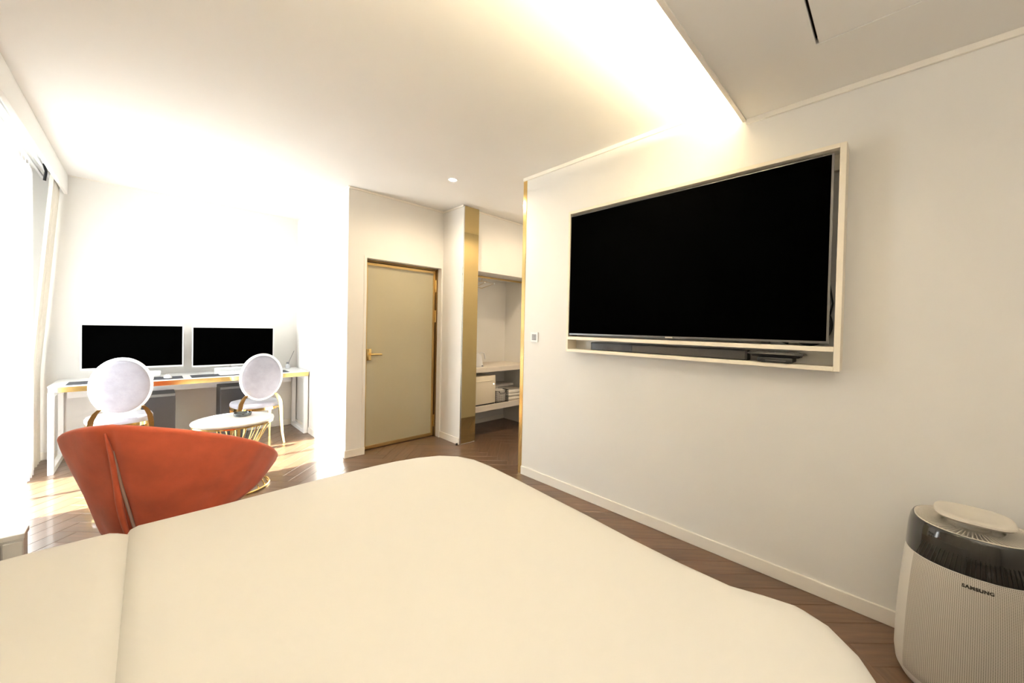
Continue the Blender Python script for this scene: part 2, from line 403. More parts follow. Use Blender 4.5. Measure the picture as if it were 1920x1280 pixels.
t = thing('fill_uplighter', 'added white uplighter, unseen behind the bed, brightening the lowered ceiling', 'lamp', (.1, -.95, 0))  # uplighter added out of view to brighten the lowered ceiling
bm = bmesh.new(); lathe(bm, [(.14, 0), (.14, .015), (.02, .025), (.012, .03)], 40); mk('base', bm, WHITE, t, smooth=True)
bm = bmesh.new(); tube(bm, [(0, 0, .02), (0, 0, 1.62)], .011, 14); mk('pole', bm, WHITE, t, smooth=True)
bm = bmesh.new(); lathe(bm, [(.012, 1.60), (.10, 1.62), (.165, 1.70), (.175, 1.74), (.165, 1.735), (.10, 1.645), (.012, 1.63)], 40); mk('bowl', bm, WHITE, t, smooth=True)
l = bpy.data.lights.new('fill_uplight_beam', 'SPOT'); l.energy = 38; l.color = (1, .91, .78); l.spot_size = math.radians(165); l.spot_blend = .7; l.shadow_soft_size = .08
o = bpy.data.objects.new('fill_uplight_beam', l); COL.objects.link(o); o.location = (0, 0, 1.75); o.rotation_euler = (PI, 0, 0); o.parent = t
# ---------------------------------------------------------------- closet and passage
t = thing('closet', 'open fitted closet with upper panel, rail and two shelves behind the mirror', 'closet', (0, 0, 0))
mk('upper_panel', boxes((2.802, FX1-.002, 3.712, CLY-.002, 2.09, HC-.002)), WALL, t)
mk('cornice', boxes((2.802, FX1-.002, 3.700, 3.712, HC-.024, HC-.002), bev=.003), TRIM, t)
mk('shelf', boxes((2.802, FX1-.002, 3.712, CLY-.002, .822, .882), bev=.002), SHELFM, t)
mk('shelf', boxes((2.802, FX1-.002, 3.712, CLY-.002, .325, .398), bev=.002), SHELFM, t)
bm = bmesh.new(); tube(bm, [(2.803, 3.95, 2.065), (FX1-.003, 3.95, 2.065)], .013, 12); mk('rail', bm, GOLDS, t, smooth=True)
mk('skirting', boxes((2.802, FX1-.003, CLY-.012, CLY-.002, 0.001, .06)), TRIM, t)
# gold tinted mirror
m_ = thing('mirror', 'tall narrow gold tinted mirror on the pillar beside the closet', 'mirror', (2.585, 3.64, 0))
mk('mirror_glass', boxes((.006, .215, -.004, .004, .012, HC-.012)), MIRR, m_)
mk('edge_strip', boxes((0, .006, -.006, .004, .004, HC-.004)), CHROME, m_)
s_ = thing('door_stop', 'small black door stop on the floor at the mirror pillar corner', 'door stop', (2.555, 3.665, 0))
bm = bmesh.new(); lathe(bm, [(.012, 0), (.013, .012), (.010, .022), (.004, .024)], 16); mk('rubber_tip', bm, DARKP, s_, smooth=True)
bm = bmesh.new(); tube(bm, [(0, 0, .010), (.03, .005, .012)], .006, 8); mk('stem', bm, CHROME, s_, smooth=True)

# kettle
t = thing('kettle', 'white electric kettle with curved handle on the upper closet shelf', 'kettle', (2.99, 3.86, .882))
bm = bmesh.new(); lathe(bm, [(.075, .0), (.078, .012), (.070, .03), (.055, .12), (.045, .155), (.030, .165), (.012, .168), (.010, .180), (.001, .184)], 28); mk('body', bm, PLAST, t, smooth=True)
bm = bmesh.new(); tube(bm, [(.03, 0, .160), (.06, 0, .185), (.105, 0, .175), (.122, 0, .130), (.128, 0, .095)], [.007, .008, .009, .011, .009], 10); mk('handle', bm, PLAST, t, smooth=True)
bm = bmesh.new(); tube(bm, [(-.06, 0, .05), (-.09, 0, .09), (-.11, 0, .145)], [.015, .010, .007], 10); mk('spout', bm, PLAST, t, smooth=True)
bm = bmesh.new(); box(bm, .010, .034, -.080, -.074, .012, .026, bev=.002); mk('switch', bm, GREYB, t)
# fridge
t = thing('mini_fridge', 'small cream mini fridge on the lower closet shelf', 'fridge', (2.815, 3.722, .398))
mk('cabinet', boxes((0, .375, .045, .46, .012, .375), bev=.01), FRIDGE, t, smooth=True)
fd = mk('door', boxes((0, .375, 0, .040, .018, .378), bev=.009), FRIDGE, t, smooth=True)
mk('handle', boxes((.03, .33, -.006, .004, .305, .316), bev=.003), FRIDGE, fd, smooth=True)
mk('foot', boxes((.02, .05, .06, .10, 0, .012)), DARKP, t); mk('foot', boxes((.32, .35, .06, .10, 0, .012)), DARKP, t)
mk('hinge_strip', boxes((.002, .373, .02, .08, .002, .014)), DARKP, t)
bm = bmesh.new(); tube(bm, [(.340, -.004, .265), (.340, .002, .265)], .006, 14); mk('light', bm, WARMDOT, fd)
# wire basket with packets
t = thing('wire_basket', 'black wire basket between the mini fridge and the towels', 'basket', (3.215, 3.735, .398))
bm = bmesh.new(); bw, bd, bh = .215, .30, .155
for z in [k*bh/6 for k in range(7)]:
    tube(bm, [(0, 0, z+.003), (bw, 0, z+.003), (bw, bd, z+.003), (0, bd, z+.003)], .0022 if 0 < z < bh*.99 else .004, 6, closed=True)
for k in range(11):
    x = bw*k/10; tube(bm, [(x, 0, .003), (x, 0, bh)], .0018, 6); tube(bm, [(x, bd, .003), (x, bd, bh)], .0018, 6); tube(bm, [(x, 0, .003), (x, bd, .003)], .0018, 6)
for k in range(1, 14):
    y = bd*k/14; tube(bm, [(0, y, .003), (0, y, bh)], .0018, 6); tube(bm, [(bw, y, .003), (bw, y, bh)], .0018, 6)
mk('wires', bm, DARKP, t)
bm = bmesh.new(); tube(bm, [(.04, .0, bh), (.07, -.004, bh-.035), (.14, -.004, bh-.035), (.17, 0, bh)], .004, 6); mk('handle', bm, DARKP, t)
for k, (x, y, z, rx, lab) in enumerate(((.02, .02, .008, .05, 'white sachet packet at the front of the wire basket'), (.03, .09, .010, -.04, 'white sachet packet standing in the middle of the wire basket'), (.02, .17, .012, .06, 'white sachet packet at the back of the wire basket'))):
    bm = bmesh.new(); box(bm, 0, .165, 0, .05, 0, .15+.015*k, bev=.012, seg=3)
    o = mk('packet', bm, TOWEL, smooth=True, loc=(3.215+x, 3.735+y, .398+z)); tag(o, lab, 'packet', 'packets in the wire basket')
# towels
for st, (x, y) in enumerate(((3.455, 3.76), (3.46, 4.02))):
    for k in range(3 if st == 0 else 4):
        bm = bmesh.new(); box(bm, 0, .34, 0, .23, 0, .044, bev=.019, seg=4)
        for v in bm.verts: v.co.z += .003*math.sin(v.co.x*31+k)+.002*math.sin(v.co.y*40+2*k)
        for v in bm.verts: v.co.z = max(v.co.z, 0)
        o = mk('folded_towel', bm, TOWEL, smooth='all', loc=(x+random.uniform(-.006, .006), y, .3985+k*.0465)); o.rotation_euler = (0, 0, 0)
        place = ['bottom', 'second', 'third', 'topmost'][k] if st else ['bottom', 'middle', 'topmost'][k]
        tag(o, 'folded white towel, %s of the %s stack beside the wire basket' % (place, 'rear' if st else 'front'), 'towel', 'folded towels on the lower closet shelf')
# hanger
for hx, ry, lab in ((3.105, -PI/2+.12, 'thin gold wire clothes hanger nearest the open end of the closet rail'), (2.99, -PI/2-.08, 'thin gold wire clothes hanger half hidden behind the gold mirror')):
    t = thing('clothes_hanger', lab, 'hanger', (hx, 3.95, 2.078), ry, 'hangers on the closet rail')
    bm = bmesh.new()
    hk = [(.0, .018*math.sin(a), .003+.020*math.cos(a)-.020) for a in [(-1.9+k*.4) for k in range(8)]]
    tube(bm, [(0, -.016, -.020), (0, -.015, -.006), (0, -.006, .003), (0, .006, .003), (0, .016, -.008), (0, .014, -.025), (0, 0, -.040), (0, 0, -.065)], .002, 8); mk('hook', bm, GOLD, t, smooth=True)
    bm = bmesh.new(); tube(bm, [(0, 0, -.065), (.21, .02, -.115), (.0, 0, -.165), (-.21, -.02, -.115)], .0035, 8, closed=True); mk('frame', bm, GOLD, t, smooth=True)
    for s in (1, -1):
        bm = bmesh.new(); bmesh.ops.create_uvsphere(bm, u_segments=12, v_segments=8, radius=.009, matrix=Matrix.Translation((s*.21, s*.02, -.115))); mk('end_cap', bm, WHITE, t, smooth='all')

# ---------------------------------------------------------------- television wall
FY0, FY1, FZ0, FZ1, FXF = .192, 1.93, 1.214, 2.352, 2.40
t = thing('wall_unit', 'cream wall unit framing the television, with a narrow shelf below', 'wall unit', (0, 0, 0))
th = .026
mk('side_panel', boxes((FXF, XW-.001, FY0, FY0+th, FZ0, FZ1), bev=.0015), TVF, t)
mk('side_panel', boxes((FXF, XW-.001, FY1-.018, FY1, FZ0, FZ1), bev=.0015), TVF, t)
mk('top_panel', boxes((FXF, XW-.001, FY0+th, FY1-.018, FZ1-.022, FZ1), bev=.0015), TVF, t)
mk('shelf', boxes((FXF, XW-.001, FY0+th, FY1-.018, 1.312, 1.337), bev=.0015), TVF, t)
mk('bottom_panel', boxes((FXF, XW-.001, FY0+th, FY1-.018, FZ0, FZ0+.023), bev=.0015), TVF, t)
mk('back_batten', boxes((XW-.03, XW-.001, FY0+th, FY1-.018, 2.25, FZ1-.022)), TVF, t)
t = thing('television', 'large black flat screen television inside the cream wall frame', 'television', (0, 0, 0))
ty0, ty1, tz0, tz1, txf = .240, 1.9145, 1.352, 2.312, 2.415
mk('housing', boxes((txf+.004, txf+.035, ty0+.004, ty1-.004, tz0, tz1-.002), bev=.004), DARKP, t)
mk('bezel', boxes((txf-.004, txf+.004, ty0, ty0+.010, tz0, tz1), (txf-.004, txf+.004, ty1-.004, ty1, tz0, tz1), (txf-.004, txf+.004, ty0+.010, ty1-.004, tz0, tz0+.012), (txf-.004, txf+.004, ty0+.010, ty1-.004, tz1-.004, tz1)), GREYP, t)
mk('screen', boxes((txf-.002, txf+.003, ty0+.010, ty1-.004, tz0+.012, tz1-.004)), BLACK, t)
mk('logo_tab', boxes((txf-.007, txf-.004, 1.045, 1.095, tz0-.001, tz0+.009)), CHROME, t, label='small chrome logo tab')
mk('wall_bracket', boxes((txf+.035, XW-.001, .9, 1.25, 1.6, 2.05)), DARKP, t)
mk('foot_mount', boxes((txf+.005, txf+.03, .50, .54, 1.337, tz0)), DARKP, t)
# cable coil
bm = bmesh.new()
for k, (cy, cz, ra, rb) in enumerate(((.325, 1.445, .088, .102), (.328, 1.44, .080, .094), (.322, 1.448, .084, .098))):
    tube(bm, [(2.462+.013*k+.004*math.sin(3*a+k), cy+ra*math.cos(a), cz+rb*math.sin(a)) for a in [2*PI*i/40 for i in range(40)]], .007, 8, closed=True)
tube(bm, [(2.48, .245, 1.50), (2.485, .235, 1.56), (2.485, .25, 1.66), (2.48, .32, 1.75)], .004, 8)
tube(bm, [(2.47, .42, 1.345), (2.46, .46, 1.36), (2.455, .50, 1.40)], .006, 8)
tag(mk('power_cable', bm, DARKP, smooth='all'), 'black coiled cable behind the lower corner of the television near the purifier', 'cable')
# soundbar
t = thing('soundbar', 'long black soundbar on the bottom shelf under the television', 'speaker', (2.44, .612, FZ0+.0235))
mk('body', boxes((0, .07, 0, 1.10, 0, .060), bev=.004), DARKP, t, smooth=True)
mk('grille', boxes((-.003, .001, .012, .74, .005, .055), bev=.001), mat('speaker_grille', (.045, .04, .036), .6, noise=.2, nscale=200), t)
mk('display_panel', boxes((-.003, .001, .742, 1.088, .005, .055), bev=.001), mat('gloss_blue_black', (.05, .055, .07), .12, noise=.3, nscale=9), t)
# boxes beside it
t = thing('set_top_box', 'small black set-top box on the bottom shelf under the black tray', 'set-top box', (2.385, .385, FZ0+.0235))
mk('body', boxes((0, .11, 0, .165, .003, .030), bev=.007, ), DARKP, t, smooth=True)
mk('front_strip', boxes((-.0015, .001, .03, .125, .012, .015)), GREYP, t)
for yy in (.02, .13): mk('foot', boxes((.02, .04, yy, yy+.02, 0, .004)), DARKP, t)
t = thing('remote_keyboard', 'black remote keyboard lying on top of the set-top box', 'remote', (2.382, .335, FZ0+.054))
bm = bmesh.new(); box(bm, 0, .11, 0, .265, 0, .026, bev=.010, seg=3)
for v in bm.verts:
    if v.co.z < .012: v.co.y = .13 + (v.co.y-.13)*.86; v.co.x = .055+(v.co.x-.055)*.9
mk('body', bm, DARKP, t, smooth=True)
for r_ in range(3):
    for k in range(8): mk('key', boxes((.016+r_*.026, .034+r_*.026, .025+k*.027, .045+k*.027, .0255, .0285), bev=.001), GREYP, t)
# wall switch
t = thing('wall_switch', 'small white wall switch panel with grey buttons left of the television', 'switch', (XW, 2.352, 1.270))
mk('plate', boxes((-.012, 0, 0, .088, 0, .090), bev=.002), WHITE, t)
for r_ in range(4):
    for k in range(3): mk('button', boxes((-.0145, -.011, .018+k*.018, .033+k*.018, .018+r_*.014, .029+r_*.014)), GREYB, t)

# ---------------------------------------------------------------- purifier
PCX, PCY = 2.292, -.238
t = thing('air_purifier', 'grey white cylindrical air purifier with smoked band by the wall', 'air purifier', (PCX, PCY, 0))
prof = [(.178, .0), (.190, .006), (.203, .03), (.208, .07), (.207, .14), (.203, .25), (.197, .36), (.189, .46), (.182, .522)]
SUP = 2.25
bm = bmesh.new(); lathe(bm, prof, 96, sup=SUP); mk('body', bm, PBODY, t, smooth=True)
# perforated front panel: an arc facing the bed side (-x), with uv in metres
def rad(z):
    for (r0, z0), (r1, z1) in zip(prof, prof[1:]):
        if z0 <= z <= z1: return r0 + (r1-r0)*(z-z0)/(z1-z0)
    return prof[-1][0]
bm = bmesh.new(); uvl = bm.loops.layers.uv.new('UVMap'); na, nz = 48, 24; A0, A1 = PI-1.02, PI+1.02; grid = []
for j in range(nz+1):
    z = .045 + (.519-.045)*j/nz; row = []
    for i in range(na+1):
        a = A0+(A1-A0)*i/na; q = (abs(math.cos(a))**SUP + abs(math.sin(a))**SUP)**(-1/SUP)
        e = .0035 if 0 < i < na and 0 < j < nz else .0
        r = (rad(z)+e)*q; row.append((bm.verts.new((r*math.cos(a), r*math.sin(a), z)), (a-A0)*.2, z))
    grid.append(row)
for j in range(nz):
    for i in range(na):
        q4 = (grid[j][i], grid[j][i+1], grid[j+1][i+1], grid[j+1][i]); f = bm.faces.new([v[0] for v in q4])
        for l, v in zip(f.loops, q4): l[uvl].uv = (v[1], v[2])
mk('front_panel', bm, PERF, t, smooth='all')
bm = bmesh.new(); lathe(bm, [(.178, .522), (.183, .524), (.181, .56), (.177, .61), (.171, .645), (.165, .655), (.160, .656)], 96, cap=(True, False), sup=SUP); mk('band', bm, BAND, t, smooth=True)
bm = bmesh.new(); lathe(bm, [(.160, .650), (.161, .657), (.156, .658), (.150, .652), (.10, .640), (.06, .642), (.05, .65)], 96, cap=(False, True), sup=SUP); mk('top_cover', bm, PTOP, t, smooth=True)
bm = bmesh.new()
for k in range(72):
    a = 2*PI*k/72; M4 = Matrix.Rotation(a, 4, 'Z')
    box(bm, .085, .153, -.0013, .0013, .640, .6565, mtx=M4)
o = mk('grille_fins', bm, PTOP, t); o['kind'] = 'stuff'
bm = bmesh.new(); lathe(bm, [(.048, .645), (.040, .66), (.042, .672), (.075, .690)], 40, cap=(True, True)); mk('stem', bm, PTOP, t, smooth=True)
bm = bmesh.new(); lathe(bm, [(.02, .684), (.074, .686), (.099, .692), (.106, .700), (.104, .706), (.096, .7085), (.077, .7085), (.075, .7070), (.02, .7070)], 72, c=(-.025, .0), sup=2.9); mk('display_plate', bm, PTOP, t, smooth=True)
# faint band fins seen through the smoked band
for r_ in (1,):
    bm = bmesh.new()
    for k in range(28):
        a = PI - .95 + 1.9*k/27; z0, z1 = .527, .588
        p0 = Vector((-.1830, .0, z0)); ang = a-PI
        lean = ang*.35
        pA = Matrix.Rotation(ang, 3, 'Z') @ Vector((-.1905, 0, z0)); pB = Matrix.Rotation(ang-lean*.35, 3, 'Z') @ Vector((-.1865, 0, z1))
        tube(bm, [pA, pB], .0011, 5)
    o = mk('band_ribs', bm, mat('rib_grey', (.02, .02, .018), .3, noise=.05), t); o['kind'] = 'stuff'
# brand lettering on the front
cu = bpy.data.curves.new('lettering', 'FONT'); cu.body = 'SAMSUNG'; cu.size = .0155; cu.align_x = 'CENTER'; cu.align_y = 'CENTER'; cu.extrude = .0006; cu.space_character = 1.12; cu.offset = .0009
to = bpy.data.objects.new('lettering', cu); COL.objects.link(to)
me = bpy.data.meshes.new_from_object(to.evaluated_get(bpy.context.evaluated_depsgraph_get())); bpy.data.objects.remove(to)
tx = bpy.data.objects.new('lettering', me); me.materials.clear(); me.materials.append(INK); COL.objects.link(tx); tx.parent = t
for v in me.vertices:      # bend round the body
    a = v.co.x/.19; zz = .487 + v.co.y; r = rad(zz)+.0045+v.co.z
    v.co = Vector((-r*math.cos(a), -r*math.sin(a), zz))

# ---------------------------------------------------------------- bed
def rr_outline(x0, x1, y0, y1, radii, n=14):
    pts = []
    for (cx, cy, r, a0) in ((x1-radii[0], y1-radii[0], radii[0], 0), (x0+radii[1], y1-radii[1], radii[1], PI/2), (x0+radii[2], y0+radii[2], radii[2], PI), (x1-radii[3], y0+radii[3], radii[3], 1.5*PI)):
        for k in range(n+1):
            a = a0+PI/2*k/n; pts.append((cx+r*math.cos(a), cy+r*math.sin(a)))
    return pts
t = thing('bed', 'wide bed under a plain cream duvet in the foreground', 'bed', (0, 0, 0))
mk('bed_base', boxes((-.45, 1.30, .10, 2.02, .06, .28), bev=.01), BEDB, t)
for x, y in ((-.40, .16), (1.22, .16), (-.40, 1.94), (1.22, 1.94)): mk('leg', boxes((x, x+.05, y, y+.05, 0, .06)), DARKP, t)
mk('mattress', boxes((-.45, 1.30, .08, 2.04, .28, .52), bev=.05), SHEET, t, smooth=True)
def quilt(name, pts, ztop, zlow, m, rnd=.07, wob=.006, seed=1, out=.03, label=None, cen=None):
    n = len(pts); bm = bmesh.new(); cx = sum(p[0] for p in pts)/n; cy = sum(p[1] for p in pts)/n
    hx = (max(p[0] for p in pts)-min(p[0] for p in pts))/2; hy = (max(p[1] for p in pts)-min(p[1] for p in pts))/2
    # outward normals
    nr = []
    for i in range(n):
        a, b = pts[i-1], pts[(i+1) % n]; d = Vector((b[0]-a[0], b[1]-a[1])).normalized(); nr.append(Vector((d.y, -d.x)))
    rows = []
    s = 0
    def W(i, k): return wob*(math.sin(i*.55+seed)+.6*math.sin(i*1.27+seed*2)+.4*math.sin(i*2.3+k))
    prof = [(-.22, 0), (-.12, 0), (-rnd, -.002), (-rnd*.6, -.010), (-rnd*.25, -.028), (0, -.060), (.006+out*.3, -.12), (out*.7, -.22), (out, (zlow-ztop))]
    for k, (o_, dz) in enumerate(prof):
        if k < 2: continue
        if o_ < 0:      # inset rings shrink towards the middle, so corners never cross
            rows.append([bm.verts.new((cx+(pts[i][0]-cx)*(1+o_/hx), cy+(pts[i][1]-cy)*(1+o_/hy), ztop+dz)) for i in range(n)]); continue
        rows.append([bm.verts.new((pts[i][0]+nr[i].x*(o_+W(i, k*.3)*(1 if k > 2 else .3)), pts[i][1]+nr[i].y*(o_+W(i, k*.3)*(1 if k > 2 else .3)), ztop+dz)) for i in range(n)])
    for A, B in zip(rows, rows[1:]):
        for i in range(n): bm.faces.new((A[i], B[i], B[(i+1) % n], A[(i+1) % n]))
    top = rows[0]
    for f_ in (.92, .75, .5, .25, .1):       # rings closing the flat top
        cur = [bm.verts.new((cx+(v.co.x-cx)*f_, cy+(v.co.y-cy)*f_, ztop)) for v in rows[0]]
        for i in range(n): bm.faces.new((top[i], top[(i+1) % n], cur[(i+1) % n], cur[i]))
        top = cur
    bm.faces.new(top)
    o = mk(name, bm, m, t, smooth='all', label=label)
    return o
def dense(pts, step=.05):
    out = []
    for i in range(len(pts)):
        a, b = Vector(pts[i]), Vector(pts[(i+1) % len(pts)]); n = max(1, int((b-a).length/step))
        out += [tuple(a+(b-a)*k/n) for k in range(n)]
    return out
duv = [(1.205, -.015), (1.30, .03), (1.372, .10), (1.395, .16), (1.375, .24), (1.345, .33), (1.345, .50), (1.358, .70), (1.385, .95), (1.405, 1.2), (1.43, 1.47), (1.445, 1.70), (1.440, 1.85), (1.40, 1.965), (1.32, 2.055), (1.19, 2.115), (1.06, 2.145), (.93, 2.158), (.65, 2.165), (.2, 2.15), (-.058, 2.153), (-.062, 1.0), (-.06, -.02), (.6, -.03)]
quilt('duvet', [(p[0]-.014 if 0 else p[0], p[1]) for p in dense(duv)], .60, .22, DUVET, wob=.0035)
tb = [(-.06, 2.158), (-.25, 2.163), (-.46, 2.15), (-.49, 2.10), (-.49, .02), (-.46, -.01), (-.08, -.02), (-.03, -.01), (-.03, 2.12)]
quilt('turned_down_sheet', dense(tb[::-1][::-1], .06)[::1], .596, .30, SHEET, wob=.002, seed=4)

# nightstand left of the bed
t = thing('nightstand', 'low slim white nightstand by the window curtain beyond the bed', 'nightstand', (-.352, 2.573, 0))
mk('top', boxes((-.27, 0, 0, .09, .478, .50), bev=.003), WHITE, t)
mk('cabinet', boxes((-.265, -.004, .008, .085, .05, .478)), WHITE, t)
mk('drawer', boxes((-.262, -.060, -.002, .008, .27, .470), bev=.002), NIGHT, t)
mk('drawer', boxes((-.262, -.060, -.002, .008, .06, .26), bev=.002), NIGHT, t)
mk('side_post', boxes((-.055, -.006, -.002, .008, .06, .470), bev=.002), WHITE, t)
mk('plinth', boxes((-.25, -.03, .02, .08, 0, .05)), GAP, t)

# ---------------------------------------------------------------- orange tub chair
CH = thing('tub_chair', 'orange velvet tub chair seen from behind beyond the bed', 'chair', (.13, 2.86, 0), -math.radians(36))
AM = math.radians(122)
def lerp(a, b, t_): return a+(b-a)*t_
def smooth01(t_): t_ = max(0, min(1, t_)); return t_*t_*(3-2*t_)
def shell_r(phi, z):
    u = abs(phi)/AM
    base = lerp(.235, .435, max(0, min(1, (z-.20)/.72))**.85)
    return base*(1+.36*u**2.6)
def ztop(phi): u = abs(phi)/AM; return .918 - .37*u**1.65
def zbot(phi): u = abs(phi)/AM; return .205 + .31*u**1.15
bm = bmesh.new(); NA, NV = 72, 14; TH = .045; rings = []
for i in range(NA+1):
    phi = -AM + 2*AM*i/NA; zt, zb = ztop(phi), zbot(phi); u = abs(phi)/AM
    th = TH*(1-.45*u**6)
    loop = []
    cr = math.exp(-(phi/.022)**2)*.010                      # the pinch at the rear seam
    def P(r, z): return Vector((r*math.sin(phi), -r*math.cos(phi), z))
    for k in range(NV+1):
        z = lerp(zb, zt-.02, k/NV); wr = .004*math.sin(7*phi+9*z)*(1-u)+.003*math.sin(13*phi-17*z)
        loop.append(P(shell_r(phi, z)+wr-cr, z))
    for k in range(1, 6):
        a = PI*k/6; rm = shell_r(phi, zt)-th/2; loop.append(P(rm+th/2*math.cos(a)-cr*.5, zt-.02+.024*math.sin(a)))
    for k in range(NV, -1, -1):
        z = lerp(zb, zt-.02, k/NV); loop.append(P(shell_r(phi, z)-th, z))
    rings.append([bm.verts.new(p) for p in loop])
m_ = len(rings[0])
for A, B in zip(rings, rings[1:]):
    for k in range(m_): bm.faces.new((A[k], A[(k+1) % m_], B[(k+1) % m_], B[k]))
bm.faces.new(rings[0]); bm.faces.new(rings[-1][::-1])
mk('shell', bm, ORANGE, CH, smooth='all')
# seam fold and zip
bm = bmesh.new(); zs = [lerp(.24, .885, k/20) for k in range(21)]
tube(bm, [((-.016-.010*math.sin(k*.28)), -shell_r(0, z)-.002, z) for k, z in enumerate(zs)], [.003+.010*math.sin(PI*min(1, k/20*1.02))**.6 for k in range(21)], 8); mk('seam_fold', bm, ORANGE, CH, smooth='all')
bm = bmesh.new(); zs = [lerp(.24, .80, k/16) for k in range(17)]
for k in range(16):
    pass
tube(bm, [(.004+.003*math.sin(k*.4), -shell_r(0, z)+.003, z) for k, z in enumerate(zs)], [.0062]*14+[.005, .003, .001], 8); mk('zip', bm, ZIP, CH, smooth='all')
bm = bmesh.new(); lathe(bm, [(.02, .20), (.19, .203), (.215, .24), (.225, .30), (.23, .345), (.02, .35)], 48); mk('seat_bowl', bm, ORANGE, CH, smooth=True)
bm = bmesh.new(); lathe(bm, [(.02, .35), (.215, .352), (.232, .37), (.240, .41), (.232, .445), (.20, .462), (.02, .468)], 48)
for v in bm.verts:
    k = max(0, min(1, (v.co.y+.20)/.4)); v.co.x *= 1+.42*k
    if v.co.y > 0: v.co.y *= 1.45
mk('seat_cushion', bm, ORANGE, CH, smooth=True)
for sx in (-1, 1):
    for sy in (-1, 1):
        bm = bmesh.new(); tube(bm, [(sx*.13, sy*.13, .215), (sx*.22, sy*.22, .0)], [.016, .009], 12); mk('leg', bm, GOLDS, CH, smooth=True)

# ---------------------------------------------------------------- coffee table with wire base
T = thing('coffee_table', 'round white topped coffee table on a waisted gold wire base', 'table', (.515, 3.96, 0))
bm = bmesh.new(); lathe(bm, [(.02, .560), (.270, .560), (.277, .566), (.279, .574), (.275, .581), (.266, .583), (.02, .583)], 72); mk('tabletop', bm, MARBLE, T, smooth=True)
bm = bmesh.new(); lathe(bm, [(.250, .548), (.273, .548), (.273, .560), (.250, .560)], 72, cap=(False, False)); mk('top_rim', bm, GOLD, T, smooth=True)
def circ(r, z, n=56): return [(r*math.cos(2*PI*k/n), r*math.sin(2*PI*k/n), z) for k in range(n)]
bm = bmesh.new(); tube(bm, circ(.245, .009), .009, 10, closed=True); mk('base_ring', bm, GOLD, T, smooth='all')
bm = bmesh.new(); tube(bm, circ(.115, .27, 40), .006, 8, closed=True); mk('waist_ring', bm, GOLD, T, smooth='all')
NW = 20
for k in range(NW):
    a = 2*PI*(k+.3)/NW; da = .16
    pts = []
    for q in range(9):
        s = q/8; z = .010 + .54*s
        r = .118 + (.245-.118)*max(0, 1-z/.27)**1.15 if z < .27 else .118 + (.262-.118)*((z-.27)/.28)**1.05
        aa = a + da*(s-.5); pts.append((r*math.cos(aa), r*math.sin(aa), z))
    bm = bmesh.new(); tube(bm, pts, .0042, 6); mk('wire', bm, GOLD, T, smooth='all')
t = thing('ashtray', 'small dark grey glass ashtray on the round coffee table', 'ashtray', (.585, 4.05, .583))
GLS = mat('grey_glass', (.12, .14, .15), .1, noise=.05)
bm = bmesh.new(); lathe(bm, [(.045, 0), (.062, .004), (.066, .026), (.060, .028), (.050, .012), (.010, .010)], 36); mk('bowl', bm, GLS, t, smooth=True)
for a in (0.4, 2.5, 4.6): bm = bmesh.new(); box(bm, .048, .066, -.006, .006, .020, .0295, bev=.002, mtx=Matrix.Rotation(a, 4, 'Z')); mk('notch_rest', bm, DARKP, t)

# ---------------------------------------------------------------- desk and what is on it
DT = .790; DY0, DY1, DX0, DX1 = 5.32, 5.938, -.612, 1.437
t = thing('desk', 'long white desk with a gold front edge along the far wall', 'desk', (0, 0, 0))
mk('desktop', boxes((DX0, DX1, DY0+.004, DY1, DT-.012, DT), (DX0+.004, DX1-.004, DY0+.01, DY1, DT-.055, DT-.012)), WHITE, t)
mk('gold_edge', boxes((-.556, DX1, DY0-.002, DY0+.008, DT-.058, DT-.010), bev=.001), GOLD, t)
for x0, x1 in ((DX0+.0, DX0+.036), (DX1-.045, DX1-.001)):
    mk('leg_frame', boxes((x0, x1, DY0+.012, DY0+.062, 0, DT-.056), (x0, x1, DY1-.055, DY1-.012, 0, DT-.056), (x0, x1, DY0+.062, DY1-.055, 0, .05), (x0, x1, DY0+.062, DY1-.055, DT-.10, DT-.056), bev=.002), WHITE, t)
mk('modesty_panel', boxes((DX0+.06, DX1-.06, DY1-.06, DY1-.045, DT-.19, DT-.057)), WHITE, t)
def monitor(x0, x1, z0, z1, y, rz, label):
    cx = (x0+x1)/2; w2 = (x1-x0)/2
    t = thing('monitor', label, 'monitor', (cx, y, DT), rz, 'monitors on the white desk')
    a, b = z0-DT, z1-DT
    mk('housing', boxes((-w2, w2, .006, .028, a, b), bev=.004), PLAST, t, smooth=True)
    bz = .009
    mk('bezel', boxes((-w2, -w2+bz, 0, .006, a, b), (w2-bz, w2, 0, .006, a, b), (-w2+bz, w2-bz, 0, .006, b-.007, b), (-w2+bz, w2-bz, 0, .006, a, a+.016)), PLAST, t)
    mk('screen', boxes((-w2+bz, w2-bz, .002, .007, a+.016, b-.007)), BLACK, t)
    mk('stand_neck', boxes((-.035, .035, .03, .05, .004, a+.15), bev=.004), PLAST, t)
    mk('stand_base', boxes((-.13, .13, -.05, .13, 0, .012), bev=.004), PLAST, t)
monitor(-.456, .285, .888, 1.342, 5.70, 0, 'wide white framed monitor on the desk, nearer the window curtain')
monitor(.357, 1.135, .872, 1.330, 5.70, 0, 'wide white framed monitor on the desk, behind the oval chair nearer the room corner')
def deskmat(x0, x1, lab):
    o = mk('desk_mat', boxes((x0, x1, 5.345, 5.60, 0, .003), bev=.001), PAD, loc=(0, 0, DT)); tag(o, lab, 'desk mat', 'dark desk mats'); return o
deskmat(-.515, .270, 'long dark grey desk mat under the keyboard nearer the window')
deskmat(.335, 1.235, 'long dark grey desk mat under the keyboard nearer the room corner')
